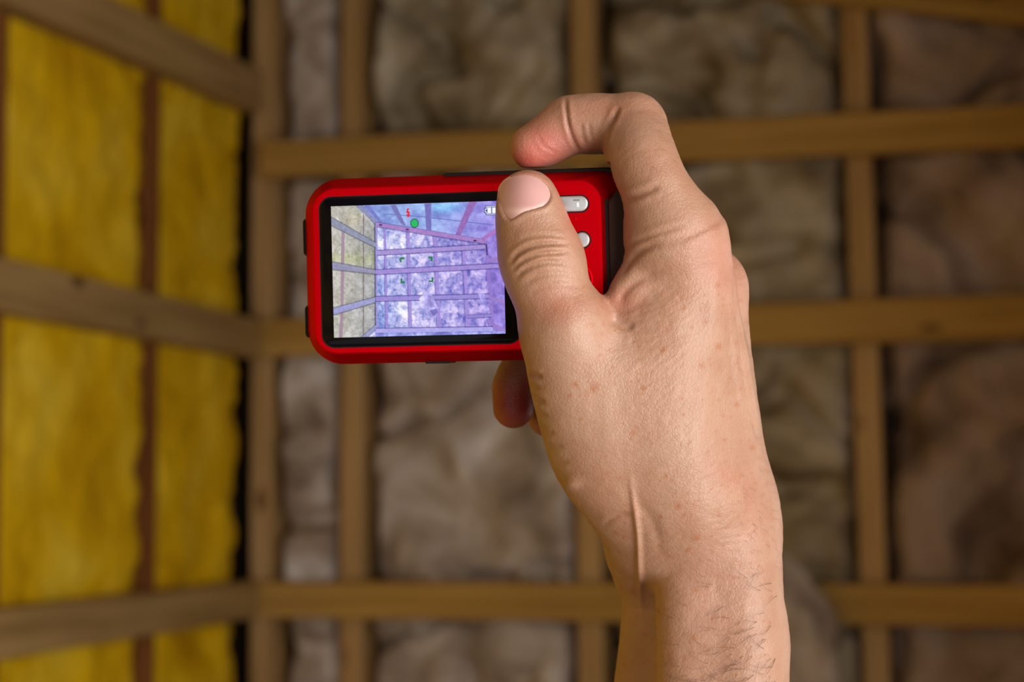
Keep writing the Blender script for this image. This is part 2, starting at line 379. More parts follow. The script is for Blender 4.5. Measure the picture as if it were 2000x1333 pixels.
device['category'] = 'camera'

def rrect(u0, u1, v0, v1, r, n=10):
    rs = r if isinstance(r, (tuple, list)) else (r,) * 4   # corners: right-top, left-top, left-bottom, right-bottom
    out = []
    for (cx, cy, a0, q) in ((u1 - rs[0], v1 - rs[0], 0, rs[0]), (u0 + rs[1], v1 - rs[1], 90, rs[1]), (u0 + rs[2], v0 + rs[2], 180, rs[2]), (u1 - rs[3], v0 + rs[3], 270, rs[3])):
        for i in range(n + 1):
            a = math.radians(a0 + 90 * i / n); out.append((cx + q * math.cos(a), cy + q * math.sin(a)))
    return out
def loft(name, rings, mat, parent, smooth=True, angle=35, cap0=True, cap1=True):
    """rings: list of (outline, w) in device px; outlines have equal length"""
    n = len(rings[0][0]); v, f = [], []
    for o, w in rings: v += [(x * PXM, y * PXM, (w if not callable(w) else w(x, y)) * PXM) for x, y in o]
    for k in range(len(rings) - 1):
        for i in range(n):
            j = (i + 1) % n; f.append((k * n + i, k * n + j, (k + 1) * n + j, (k + 1) * n + i))
    if cap0: f.append(tuple(range(n))[::-1])
    if cap1: f.append(tuple(range((len(rings) - 1) * n, len(rings) * n)))
    me = mesh_py(name, v, f)
    bm = bmesh.new(); bm.from_mesh(me); bmesh.ops.recalc_face_normals(bm, faces=bm.faces); bm.to_mesh(me); bm.free()
    if smooth:
        me.polygons.foreach_set('use_smooth', [True] * len(me.polygons)); me.set_sharp_from_angle(angle=math.radians(angle))
    return link(name, me, mat, parent)
def circ(cx, cy, r, n=40): return [(cx + r * math.cos(2 * math.pi * i / n), cy + r * math.sin(2 * math.pi * i / n)) for i in range(n)]

M_SHELL = plain('red_anodised_shell', (0.62, 0.0006, 0.006), 0.35, 0.85, 0.0, 0.10, 2500, 0.1)
M_SHELL.node_tree.nodes['Principled BSDF'].inputs['Specular Tint'].default_value = (0.75, 0.01, 0.02, 1)
M_BLACK = plain('black_rubber', (0.006, 0.0055, 0.006), 0.5, bump=.2, scale=3000, spec=.15)
M_GRIP = plain('brown_black_grip', (0.028, 0.010, 0.007), 0.5, bump=.5, scale=3500, spec=.15)
M_GLASS = plain('screen_glass', (0.002, 0.002, 0.004), 0.10, spec=.18)
M_SILVER = plain('silver_button', (0.62, 0.66, 0.72), 0.30, 0.75, bump=.05)
M_WHITE = plain('white_print', (0.85, 0.85, 0.85), 0.5)
M_DARKP = plain('dark_print', (0.12, 0.09, 0.06), 0.5)
M_LENS = plain('lens_glass', (0.01, 0.01, 0.02), 0.05, spec=.8)

O_RED = lambda g: rrect(-237 + g, 425 - g, -182 + g, 189 - g, (66 - g, 72 - g, 72 - g, 66 - g))
IN = rrect(-209, 364, -162, 166, (46, 47, 47, 46))
IN2 = rrect(-206, 361, -159, 163, (43, 44, 44, 43))
loft('shell', [(O_RED(3), -103), (O_RED(0), -99), (O_RED(0), -66), (O_RED(1.5), -60), (IN, -4), (IN2, -1.2), (rrect(-196, 352, -149, 153, (33, 34, 34, 33)), 0)], M_SHELL, device, angle=22)
loft('front_housing', [(O_RED(14), -182), (O_RED(6), -178), (O_RED(3), -170), (O_RED(3), -104), (O_RED(6), -100)], M_BLACK, device)
loft('top_plate', [(rrect(48, 400, 150, 190, (34, 4, 2, 2)), -150), (rrect(44, 404, 150, 192.5, (36, 8, 2, 2)), -146), (rrect(44, 404, 150, 192.5, (36, 8, 2, 2)), -58), (rrect(48, 400, 150, 190, (34, 4, 2, 2)), -54)], M_BLACK, device)
loft('bottom_plate', [(rrect(0, 50, -185, -150, 3), -140), (rrect(0, 50, -185, -150, 3), -60)], M_BLACK, device)
loft('screen_glass', [(rrect(-192, 199, -147, 146, 24), -3), (rrect(-192, 199, -147, 146, 24), .7), (rrect(-190.5, 197.5, -145.5, 144.5, 22.5), 1.6)], M_GLASS, device)
loft('screen_gasket', [(rrect(-194.5, 201.5, -149.5, 148.5, 26), -2), (rrect(-194.5, 201.5, -149.5, 148.5, 26), .5)], M_BLACK, device)
GR = [(374, 122), (392, 143), (424, 143), (430, 136), (430, -150), (424, -156), (378, -156), (374, -150)]
def inset(poly, g, c=(402, 0)): return [(x + (g if x < c[0] else -g), y + (g if y < c[1] else -g)) for x, y in poly]
loft('grip', [(GR, -60), (GR, -7), (inset(GR, 2.5), -4)], M_GRIP, device, angle=20)
loft('grip_groove', [(rrect(365, 377, -156, 126, 2), -40), (rrect(365, 377, -156, 126, 2), -8)], M_BLACK, device)
for (a, b) in ((36, 112), (-128, -62)):
    loft('side_lug', [(rrect(-242, -226, a, b, (2, 8, 8, 2)), -92), (rrect(-243.5, -226, a, b, (2, 9, 9, 2)), -88), (rrect(-243.5, -226, a, b, (2, 9, 9, 2)), -68), (rrect(-241.5, -226, a + 2, b - 2, (2, 8, 8, 2)), -64)], M_BLACK, device)
# buttons (device coordinates from their place in the photograph)
def duv(px, py):
    d = R.T @ ray(px, py); t = (_c @ _w) / (d @ _w); p = dev_local(d * t); return p[0], p[1]
bu, bv = duv(1122, 398.5)
pl = lambda g: rrect(bu - 44 + g, bu + 26.5 - g, bv - 15 + g, bv + 15 - g, 15 - g - .01)
loft('button_recess', [(pl(-2.5), -1), (pl(-2.5), .35)], M_BLACK, device)
pb = loft('menu_button', [(pl(0), -1), (pl(0), 2.5), (pl(1.2), 4.2), (pl(3.5), 5.0)], M_SILVER, device)
loft('button_mark', [(rrect(bu + 5, bu + 9, bv - 6.5, bv + 2, .5), 5.0), (rrect(bu + 5, bu + 9, bv - 6.5, bv + 2, .5), 5.4)], M_WHITE, pb)
loft('button_mark', [(rrect(bu - 2, bu + 11, bv + 6, bv + 7.6, .4), 5.0), (rrect(bu - 2, bu + 11, bv + 6, bv + 7.6, .4), 5.4)], M_DARKP, pb)
cu, cv = duv(1137, 469)
loft('button_recess', [(circ(cu, cv, 17.5), -1), (circ(cu, cv, 17.5), .35)], M_BLACK, device)
loft('round_button', [(circ(cu, cv, 15), -1), (circ(cu, cv, 15), 2.5), (circ(cu, cv, 13.8), 4.4), (circ(cu, cv, 11), 5.2), (circ(cu, cv, 6), 5.4)], M_SILVER, device)
du, dv = duv(1124, 547)
loft('dial_ring', [(circ(du, dv, 33), -1), (circ(du, dv, 33), 1.2), (circ(du, dv, 31.5), 2.0), (circ(du, dv, 30), 1.2), (circ(du, dv, 30), -1)], M_SHELL, device)
loft('dial_button', [(circ(du, dv, 25), -1), (circ(du, dv, 25), 3.0), (circ(du, dv, 23), 4.6), (circ(du, dv, 12), 5.2)], M_SILVER, device)
ru, rv = duv(1123, 427)
loft('indicator_bump', [(circ(ru, rv, 2.6, 14), -.5), (circ(ru, rv, 2.2, 14), .9), (circ(ru, rv, 1.2, 14), 1.4)], M_SHELL, device)
# front of the camera, turned away from the photographer
loft('lens_barrel', [(circ(-20, 0, 128), -180), (circ(-20, 0, 126), -206), (circ(-20, 0, 118), -212), (circ(-20, 0, 92), -212), (circ(-20, 0, 84), -196)], M_BLACK, device, cap0=False)
loft('lens', [(circ(-20, 0, 84), -196), (circ(-20, 0, 60), -202), (circ(-20, 0, 25), -205)], M_LENS, device)
# shutter button on the top plate
def vcyl(name, u, w, r, v0, v1, mat):
    n = 28; v = []; f = []
    for k, (vv, rr) in enumerate(((v0, r), (v1 - 2, r), (v1, r - 2.5))):
        v += [((u + rr * math.cos(2 * math.pi * i / n)) * PXM, vv * PXM, (w + rr * math.sin(2 * math.pi * i / n)) * PXM) for i in range(n)]
    for k in range(2): f += [(k * n + i, k * n + (i + 1) % n, (k + 1) * n + (i + 1) % n, (k + 1) * n + i) for i in range(n)]
    f += [tuple(range(n)), tuple(range(2 * n, 3 * n))]
    me = mesh_py(name, v, f); bm = bmesh.new(); bm.from_mesh(me); bmesh.ops.recalc_face_normals(bm, faces=bm.faces); bm.to_mesh(me); bm.free()
    return link(name, me, mat, device)
vcyl('shutter_button', 250, -105, 34, 188, 193.5, M_SILVER)

# --- the picture on the screen, painted from shapes onto a fine vertex grid
def paint_screen(nx=340, ny=258, ss=2):
    H, Wd = ny * ss, nx * ss
    U, V = np.meshgrid((np.arange(Wd) + .5) / Wd, (np.arange(H) + .5) / H)
    TL, TR, BR, BL = np.array([65, 100.]), np.array([1575, 52.]), np.array([1586, 1205.]), np.array([85, 1236.])
    Pq = (1 - U)[..., None] * ((1 - V)[..., None] * TL + V[..., None] * BL) + U[..., None] * ((1 - V)[..., None] * TR + V[..., None] * BR)
    X, Y = Pq[..., 0], Pq[..., 1]
    img = np.zeros((H, Wd, 3))
    def poly(pts):
        m = np.zeros(X.shape, bool); n = len(pts)
        for i in range(n):
            (x0, y0), (x1, y1) = pts[i], pts[(i + 1) % n]
            if y0 == y1: continue
            m ^= ((y0 > Y) != (y1 > Y)) & (X < (x1 - x0) * (Y - y0) / (y1 - y0) + x0)
        return m
    def fill(pts, col, a=1.0, tex=None, amp=0):
        m = poly(pts) if not isinstance(pts, np.ndarray) else pts
        c = np.array(col, float)[None, :] + (tex[m][:, None] * np.array(amp) if tex is not None else 0)
        img[m] = img[m] * (1 - a) + c * a
    n1 = fbm(X / 44 + .4 * vnoise(X / 60, Y / 60, seed=4), Y / 52 + .5 * vnoise(X / 50, Y / 50, seed=5), seed=11, octv=4, gain=.58)
    rid = np.clip(1 - np.abs(fbm(X / 60, Y / 42, seed=23, octv=4, gain=.6)) * 3.2, 0, 1)
    n2 = fbm(X / 14, Y / 14, seed=31, octv=3)
    n3 = fbm(X / 90, Y / 60, seed=37, octv=3)
    # back wall insulation: white-blue at left, lavender to the right
    t = np.clip((X - 460) / 1000, 0, 1)[..., None]
    yy_ = np.clip((Y - 300) / 900, 0, 1)[..., None]
    wallc = np.array([206, 210, 250.]) * (1 - t) + np.array([170, 152, 228.]) * t
    wallc = wallc + (n1 * 1.0)[..., None] * np.array([44, 38, 22]) - (rid ** 1.5 * .75)[..., None] * np.array([92, 80, 46]) * (1 - .45 * t) + (n2)[..., None] * 10
    img[:] = wallc
    shade = np.exp(-((X - 520) / 60) ** 2 - ((Y - 790) / 60) ** 2) + .8 * np.exp(-((X - 500) / 60) ** 2 - ((Y - 1060) / 90) ** 2) + .5 * np.exp(-((X - 620) / 60) ** 2 - ((Y - 1000) / 80) ** 2)
    img -= shade[..., None] * np.array([80, 60, 30])
    img += (np.exp(-((X - 700) / 90) ** 2 - ((Y - 1000) / 90) ** 2) + .8 * np.exp(-((X - 640) / 110) ** 2 - ((Y - 400) / 70) ** 2))[..., None] * np.array([36, 34, 14])
    # ceiling
    ceil_ = [(285, 90), (1600, 40), (1600, 300), (1400, 385), (470, 245)]
    m = poly(ceil_)
    cc = np.array([146, 170, 232.]) + (n3 * 1.0)[..., None] * np.array([26, 30, 20]) + (n2)[..., None] * 7
    cc = cc + np.clip((X - 900) / 600, 0, 1)[..., None] * np.array([14, -26, 0]) + np.exp(-((X - 1080) / 160) ** 2 - ((Y - 110) / 50) ** 2)[..., None] * np.array([-10, 40, 24])
    img[m] = cc[m]
    fill([(560, 165), (900, 190), (1500, 262), (1500, 270), (900, 198), (560, 172)], (96, 104, 190), .8)
    # rafters
    wd = n2 * 8
    fill([(592, 92), (640, 90), (728, 268), (690, 262)], (120, 116, 186), 1, wd, 1)
    fill([(893, 78), (952, 76), (950, 312), (906, 304)], (118, 112, 190), 1, wd, 1)
    fill([(1280, 62), (1352, 58), (1205, 356), (1160, 346)], (150, 106, 182), 1, wd, 1)
    fill([(360, 96), (410, 94), (520, 236), (490, 240)], (118, 122, 200), 1, wd, 1)
    # right wall
    fill([(1420, 400), (1600, 250), (1600, 1215), (1480, 1180)], (146, 124, 216), 1, n1, 22)
    fill([(1380, 380), (1600, 232), (1600, 262), (1412, 402)], (176, 120, 196), 1, wd, 1)
    for y0, y1, h in ((560, 520, 46), (612, 590, 40), (880, 912, 42), (1080, 1180, 40)):
        fill([(1430, y0), (1600, y1), (1600, y1 + h), (1430, y0 + h * .7)], (160, 128, 206), 1, wd, 1)
    # studs of the back wall
    for xt, xb, w0, yt in ((545, 553, 17, 300), (748, 762, 23, 310), (983, 1012, 26, 345), (1228, 1262, 27, 385)):
        fill([(xt - w0, yt), (xt + w0 * .1, yt), (xt + w0 * .4, 1140), (xb - w0 * 1.1, 1140)], (96, 86, 172), .55)
        fill([(xt - w0 / 2, yt), (xt + w0 / 2, yt), (xb + w0 / 2, 1145), (xb - w0 / 2, 1145)], (166, 142, 222), 1, wd, 1)
    fill([(455, 240), (478, 240), (470, 1225), (450, 1225)], (160, 150, 216), 1, wd, 1)
    fill([(1410, 400), (1440, 400), (1490, 1180), (1460, 1180)], (150, 124, 208), 1, wd, 1)
    fill([(1420, 430), (1432, 430), (1440, 525), (1430, 525)], (40, 34, 90), .9)
    # girts of the back wall
    def girt(a, b, h, col, sh=9):
        (x0, y0), (x1, y1) = a, b
        fill([(x0, y0 - sh), (x1, y1 - sh), (x1, y1 + h + sh), (x0, y0 + h + sh)], (62, 56, 140), .62)
        fill([(x0, y0), (x1, y1), (x1, y1 + h), (x0, y0 + h)], col, 1, wd, 1)
    girt((470, 486), (1422, 434), 36, (168, 146, 214))
    girt((455, 652), (1530, 600), 36, (164, 142, 218))
    girt((450, 884), (1450, 862), 34, (156, 140, 218))
    girt((455, 1158), (1475, 1146), 36, (176, 170, 238))
    girt((1255, 1044), (1465, 1034), 24, (150, 132, 214), 6)
    fill([(455, 1192), (1600, 1180), (1600, 1240), (455, 1240)], (150, 158, 240), .7, n1, 40)
    # sloping top plate
    fill([(470, 232), (1412, 385), (1418, 438), (470, 284)], (60, 52, 130), .5)
    fill([(468, 240), (1410, 388), (1412, 424), (468, 272)], (172, 128, 202), 1, wd, 1)
    for x, y in ((505, 262), (740, 302), (1330, 400)): fill(np.hypot((X - x) / 16, (Y - y) / 8) < 1, (70, 46, 100))
    # torn batt in the middle
    fill([(830, 905), (890, 850), (945, 850), (1000, 980), (985, 1060), (930, 1060), (900, 950)], (178, 170, 238), 1, n1, 40)
    fill([(930, 1000), (990, 985), (1000, 1020), (960, 1050)], (92, 84, 170), .7)
    fill([(1350, 850), (1400, 840), (1440, 1000), (1410, 1040)], (170, 160, 236), .7, n1, 30)
    # left wall
    L_ = [(60, 95), (292, 92), (458, 240), (455, 1130), (318, 1240), (60, 1240)]
    m = poly(L_)
    dx = np.clip((X - 60) / 400, 0, 1)[..., None]
    lc = np.array([204, 200, 190.]) * (1 - dx) + np.array([168, 170, 170.]) * dx + (n1 * .8)[..., None] * np.array([22, 22, 26]) + n2[..., None] * 13 - (rid * .35)[..., None] * 40
    lc += (np.exp(-((Y - 560) / 70) ** 2) * .6)[..., None] * np.array([0, 4, -40.]) + np.exp(-((X - 270) / 90) ** 2 - ((Y - 200) / 90) ** 2)[..., None] * np.array([6, 0, -16])
    img[m] = lc[m]
    for (a, b, c, d) in (((158, 320), (188, 320), (172, 960), (145, 960)), ((145, 1000), (172, 1000), (160, 1240), (130, 1240))): fill([a, b, c, d], (164, 134, 156), .9)
    fill([(350, 170), (360, 175), (350, 1220), (340, 1225)], (120, 98, 106), .8)
    fill([(449, 240), (459, 240), (456, 1130), (446, 1130)], (58, 62, 100), .9)
    def lgirt(q, col):
        fill([(x, y - 9) for x, y in q[:2]] + [(x, y + 10) for x, y in q[2:]], (74, 74, 90), .6); fill(q, col, 1, wd, 1.2)
    lgirt([(60, 192), (460, 418), (460, 455), (60, 258)], (142, 150, 176))
    lgirt([(60, 580), (456, 652), (456, 684), (60, 640)], (150, 148, 182))
    lgirt([(60, 988), (452, 886), (452, 928), (60, 1042)], (158, 160, 212))
    lgirt([(318, 1238), (452, 1128), (452, 1160), (372, 1238)], (150, 156, 206))
    lgirt([(282, 94), (335, 92), (470, 222), (458, 252)], (138, 142, 186))
    # icons
    flash = [(742, 118), (758, 118), (748, 145), (765, 148), (756, 172), (770, 172), (748, 201), (728, 174), (742, 174), (744, 160), (730, 156)]
    fill(flash, (226, 24, 44))
    r = np.hypot(X - 803, (Y - 248) * .93)
    fill(r < 37, (20, 60, 60)); fill(r < 31, (18, 190, 96))
    for cx, cy, sx, sy in ((672, 543, 1, 1), (960, 537, -1, 1), (676, 765, 1, -1), (963, 758, -1, -1)):
        fill([(cx, cy), (cx + 40 * sx, cy - 2), (cx + 40 * sx, cy + 14 * sy), (cx + 15 * sx, cy + 15 * sy), (cx + 15 * sx, cy + 42 * sy), (cx, cy + 42 * sy)], (16, 128, 66))
    fill([(1412, 118), (1426, 118), (1426, 96), (1575, 92), (1575, 176), (1426, 180), (1426, 160), (1412, 160)], (30, 50, 110))
    fill([(1418, 124), (1432, 124), (1432, 102), (1570, 98), (1570, 170), (1432, 174), (1432, 154), (1418, 154)], (236, 240, 255))
    fill([(1424, 130), (1438, 130), (1438, 108), (1565, 104), (1565, 164), (1438, 168), (1438, 148), (1424, 148)], (70, 80, 140))
    for i in range(3): fill([(1442 + i * 40, 112), (1474 + i * 40, 111), (1474 + i * 40, 162), (1442 + i * 40, 163)], (252, 252, 255))
    img = np.clip(img, 0, 255).reshape(ny, ss, nx, ss, 3).mean((1, 3))
    return img
def build_screen():
    nx, ny = 340, 258
    img = lin(paint_screen(nx, ny))
    u = np.linspace(-169.5, 170, nx); v = np.linspace(129, -129, ny)
    UU, VV = np.meshgrid(u, v)
    P = np.stack([UU, VV, np.full_like(UU, 1.75)], -1).reshape(-1, 3) * PXM
    idx = np.arange(nx * ny).reshape(ny, nx)
    f = np.stack([idx[:-1, :-1], idx[1:, :-1], idx[1:, 1:], idx[:-1, 1:]], -1).reshape(-1, 4)
    me = mesh_np('display', P, f)
    at = me.color_attributes.new('picture', 'FLOAT_COLOR', 'POINT')
    at.data.foreach_set('color', np.concatenate([img.reshape(-1, 3), np.ones((nx * ny, 1))], 1).astype(np.float32).ravel())
    m, nt, b = new_mat('lit_display')
    a = nt.nodes.new('ShaderNodeAttribute'); a.attribute_name = 'picture'
    b.inputs['Base Color'].default_value = (.01, .01, .012, 1); b.inputs['Roughness'].default_value = .3; b.inputs['Specular IOR Level'].default_value = .2
    nt.links.new(a.outputs['Color'], b.inputs['Emission Color']); b.inputs['Emission Strength'].default_value = 0.95
    o = link('display', me, m, device); o['label'] = 'lit display showing the same insulated room in blue tint'
build_screen()

# ------------------------------------------------------------------ the hand and forearm: one continuous surface
VOX = 0.0005
CH = []                                           # chains of round cones: (name, points[x, y, z, r] in photo px units, z flattening, blend k in mm)
def chain(pts, kz=1.0, k=3.0, sub=6): CH.append((pts, kz, k, sub))
# forearm and wrist
chain([(1424, 1000, -100, 92), (1430, 1090, -95, 96), (1434, 1170, -90, 96), (1438, 1250, -85, 104), (1436, 1333, -78, 104), (1424, 1480, -50, 120), (1400, 1640, -10, 150), (1390, 1800, 40, 172)], 1.1, 5, 5)
chain([(1356, 1010, -58, 84), (1352, 1080, -62, 74), (1350, 1160, -58, 70), (1350, 1250, -52, 69), (1348, 1333, -46, 68), (1350, 1480, -20, 84), (1360, 1640, 0, 120), (1370, 1800, 50, 150)], 1.0, 7, 5)
chain([(1290, 1000, -90, 96), (1275, 1055, -160, 96), (1290, 1105, -215, 96), (1308, 1160, -240, 95), (1308, 1250, -245, 98), (1302, 1333, -235, 102), (1300, 1480, -190, 118), (1300, 1640, -130, 140), (1310, 1800, -60, 160)], 1.0, 7, 5)
chain([(1400, 1000, -220, 90), (1400, 1100, -215, 100), (1395, 1250, -205, 110), (1390, 1400, -170, 120), (1380, 1640, -80, 150)], 1.0, 8, 5)
# metacarpals 2 to 5, dorsum
chain([(1322, 474, 38, 98), (1330, 520, 34, 100), (1345, 620, 14, 102), (1362, 740, -14, 104), (1376, 860, -38, 108), (1392, 960, -56, 108), (1405, 1030, -70, 104)], .88, 6)
chain([(1378, 560, -80, 80), (1380, 640, -90, 81), (1392, 750, -100, 81), (1405, 850, -110, 82), (1415, 930, -118, 86), (1416, 1020, -130, 96)], 1.0, 6)
chain([(1362, 640, -195, 76), (1370, 760, -205, 78), (1385, 880, -205, 82), (1400, 1000, -205, 92)], 1.0, 9)
chain([(1335, 700, -300, 70), (1350, 800, -300, 74), (1370, 900, -285, 82), (1385, 1010, -260, 90)], 1.0, 10)
# palm filling
chain([(1270, 680, -60, 80), (1250, 780, -90, 105), (1270, 880, -110, 110), (1310, 980, -120, 105)], 1.0, 10)
chain([(1260, 780, -230, 80), (1290, 900, -220, 95), (1330, 1000, -190, 95)], 1.0, 10)
# thumb: metacarpal and thenar, then the two phalanges
chain([(1106, 640, 78, 86), (1112, 672, 70, 90), (1124, 720, 56, 95), (1150, 800, 28, 102), (1186, 890, -6, 108), (1226, 955, -36, 100), (1272, 1030, -90, 94)], .95, 5)
chain([(1060, 512, 92, 80), (1070, 550, 92, 79), (1084, 590, 88, 78), (1104, 640, 80, 86)], .86, 4)
chain([(1031, 392, 90, 60), (1036, 420, 92, 68), (1042, 450, 94, 74), (1052, 490, 95, 79), (1061, 518, 93, 79)], .80, 3)
# web of the thumb
chain([(1135, 690, 40, 70), (1215, 702, 34, 66), (1300, 680, 20, 80)], 1.0, 5)
chain([(1292, 508, 58, 62), (1240, 556, 66, 42), (1206, 586, 74, 25)], 1.0, 2.5)
chain([(1246, 655, -10, 52), (1262, 560, -5, 58)], 1.0, 6)
chain([(1176, 632, 72, 28), (1222, 636, 66, 34), (1290, 610, 56, 52)], 1.0, 3)
chain([(1222, 732, 60, 72), (1246, 800, 32, 94), (1286, 890, -6, 106), (1330, 980, -52, 106)], .95, 9)
chain([(1296, 645, 38, 74), (1306, 740, 34, 86), (1322, 850, 12, 94), (1342, 940, -18, 98)], 1.0, 9)
# index finger
chain([(1316, 466, 50, 101), (1296, 408, 60, 78), (1277, 362, 58, 69), (1256, 316, 38, 70), (1240, 262, -14, 67), (1236, 247, -28, 66)], .95, 2.5)
chain([(1236, 247, -28, 65), (1200, 243, -38, 60), (1160, 242, -46, 60), (1122, 243, -50, 58)], 1.0, 1.0)
chain([(1110, 246, -52, 57), (1084, 264, -50, 53), (1060, 279, -48, 49), (1041, 288, -46, 45)], .95, .8)
# middle, ring and little finger around the front of the camera
chain([(1374, 572, -90, 78), (1330, 560, -230, 66), (1285, 560, -330, 62), (1255, 562, -385, 60)], 1.0, 4)
chain([(1255, 562, -385, 58), (1180, 605, -345, 54), (1095, 660, -290, 50)], 1.0, 2)
chain([(1095, 660, -290, 48), (1040, 700, -255, 46), (1006, 750, -236, 43), (1003, 797, -226, 40)], 1.0, 1.5)
chain([(1360, 650, -195, 74), (1320, 650, -330, 62), (1270, 670, -430, 58)], 1.0, 4)
chain([(1270, 670, -430, 55), (1180, 715, -390, 52), (1120, 750, -345, 48)], 1.0, 2)
chain([(1120, 750, -345, 46), (1080, 785, -310, 44), (1070, 815, -290, 38)], 1.0, 1.5)
chain([(1335, 715, -300, 66), (1300, 745, -400, 54), (1255, 775, -450, 50)], 1.0, 4)
chain([(1255, 775, -450, 46), (1190, 820, -410, 44), (1140, 850, -360, 40), (1125, 866, -330, 36)], 1.0, 2)

def catmull(P, n):
    P = np.array(P, float); Q = np.vstack([2 * P[0] - P[1], P, 2 * P[-1] - P[-2]]); out = []
    for i in range(1, len(Q) - 2):
        for t in np.linspace(0, 1, n, endpoint=False):
            a, b, c, d = Q[i - 1], Q[i], Q[i + 1], Q[i + 2]
            out.append(.5 * (2 * b + (c - a) * t + (2 * a - 5 * b + 4 * c - d) * t ** 2 + (3 * b - a - 3 * c + d) * t ** 3))
    out.append(P[-1]); return np.array(out)

def build_hand_field():
    lo = np.array([near(940, 700, -540)[0] - .004, near(1300, 1960, 120)[1], -D0 - .085])
    hi = np.array([near(1580, 700, 60)[0] + .006, near(1200, 160, 0)[1], -D0 + .040])
    n = np.ceil((hi - lo) / VOX).astype(int) + 1
    ax = [lo[i] + VOX * np.arange(n[i]) for i in range(3)]
    Fd = np.full(n, 0.012, np.float32)
    for pts, kz, k, sub in CH:
        Q = catmull(pts, sub); cs = np.array([near(*q[:3]) for q in Q]); rs = np.array([q[3] * S_MM * (D0 - q[2] * S_MM) / D0 for q in Q])
        kk = k / 1000; m = kk + .003
        a = np.maximum(((cs - rs[:, None] * max(1, kz)).min(0) - m - lo) / VOX, 0).astype(int); b = np.minimum(((cs + rs[:, None] * max(1, kz)).max(0) + m - lo) / VOX + 2, n).astype(int)
        G = np.full(tuple(b - a), 0.012, np.float32)
        for i in range(len(cs) - 1):
            p, q, r0, r1 = cs[i], cs[i + 1], rs[i], rs[i + 1]; rm = max(r0, r1)
            e = np.array([1, 1, max(1, kz)])
            s0 = np.maximum((np.minimum(p, q) - rm * e - m - lo) / VOX, 0).astype(int); s1 = np.minimum((np.maximum(p, q) + rm * e + m - lo) / VOX + 2, n).astype(int)
            s0, s1 = np.maximum(s0, a), np.minimum(s1, b)
            if (s1 <= s0).any(): continue
            x = (ax[0][s0[0]:s1[0]] - p[0])[:, None, None].astype(np.float32); y = (ax[1][s0[1]:s1[1]] - p[1])[None, :, None].astype(np.float32)
            d = q - p; dz = d[2] / kz; L2 = d[0] ** 2 + d[1] ** 2 + dz ** 2
            z = ((ax[2][s0[2]:s1[2]] - p[2]) / kz)[None, None, :].astype(np.float32)
            t = np.clip((x * d[0] + y * d[1] + z * dz) / L2, 0, 1)
            dist = np.sqrt((x - t * d[0]) ** 2 + (y - t * d[1]) ** 2 + (z - t * dz) ** 2) - (r0 + (r1 - r0) * t)
            o0, o1 = s0 - a, s1 - a
            sl_ = tuple(slice(o0[j], o1[j]) for j in range(3))
            G[sl_] = np.minimum(G[sl_], dist.astype(np.float32))
        sl_ = tuple(slice(a[j], b[j]) for j in range(3)); A = Fd[sl_]
        h = np.maximum(kk - np.abs(A - G), 0) / kk
        Fd[sl_] = np.minimum(A, G) - h * h * kk * .25
    # the flesh gives way to the camera body it grips
    p0 = near(1180, 520, -60)
    for i in range(n[0]):
        if ax[0][i] > near(1290, 500, 0)[0]: break
        yy, zz = np.meshgrid(ax[1], ax[2], indexing='ij')
        P = np.stack([np.full_like(yy, ax[0][i]), yy, zz], -1)
        loc = ((P - _c) @ DEV.T) / PXM
        q = np.abs(loc - np.array([97.5, 3, -89])) - np.array([336 - 70, 191 - 70, 94.5])
        qx = np.linalg.norm(np.maximum(q[..., :2], 0), axis=-1) + np.minimum(np.maximum(q[..., 0], q[..., 1]), 0) - 70
        dd = np.maximum(qx, q[..., 2]) * PXM - .0006
        Fd[i] = np.maximum(Fd[i], -dd.astype(np.float32))
    return Fd, ax, lo, n

def surface_nets(Fd, lo):
    S = Fd < 0; n = np.array(Fd.shape)
    c = np.zeros(n - 1, np.int8)
    for a in (0, 1):
        for b in (0, 1):
            for d in (0, 1): c += S[a:n[0] - 1 + a, b:n[1] - 1 + b, d:n[2] - 1 + d]
    I = np.argwhere((c > 0) & (c < 8)); del c
    acc = np.zeros((len(I), 3)); cnt = np.zeros(len(I))
    corners = [np.array([a, b, d]) for a in (0, 1) for b in (0, 1) for d in (0, 1)]
    val = {tuple(q): Fd[I[:, 0] + q[0], I[:, 1] + q[1], I[:, 2] + q[2]].astype(float) for q in corners}
    for q in corners:
        for axn in range(3):
            if q[axn]: continue
            r = q.copy(); r[axn] = 1; va, vb = val[tuple(q)], val[tuple(r)]
            m = (va < 0) != (vb < 0); t = np.where(m, va / np.where(m, va - vb, 1), 0)
            p = np.tile(q.astype(float), (len(I), 1)); p[:, axn] += t
            acc[m] += p[m]; cnt[m] += 1
    V = lo + VOX * (I + acc / cnt[:, None])
    vid = np.full(n - 1, -1, np.int32); vid[I[:, 0], I[:, 1], I[:, 2]] = np.arange(len(I))
    quads = []
    for axn in range(3):
        o = [j for j in range(3) if j != axn]
        s0 = [slice(None)] * 3; s1 = [slice(None)] * 3; s0[axn] = slice(0, -1); s1[axn] = slice(1, None)
        A, B = S[tuple(s0)], S[tuple(s1)]; E = np.argwhere(A != B)
        E = E[(E[:, o[0]] > 0) & (E[:, o[1]] > 0) & (E[:, o[0]] < n[o[0]] - 1) & (E[:, o[1]] < n[o[1]] - 1)]
        inside = A[E[:, 0], E[:, 1], E[:, 2]]
        ids = []
        for da, db in ((1, 1), (0, 1), (0, 0), (1, 0)):
            e = E.copy(); e[:, o[0]] -= da; e[:, o[1]] -= db; ids.append(vid[e[:, 0], e[:, 1], e[:, 2]])
        Qd = np.stack(ids, 1)
        flip = inside if axn != 1 else ~inside
        Qd[~flip] = Qd[~flip][:, ::-1]; quads.append(Qd)
    return V, np.vstack(quads)

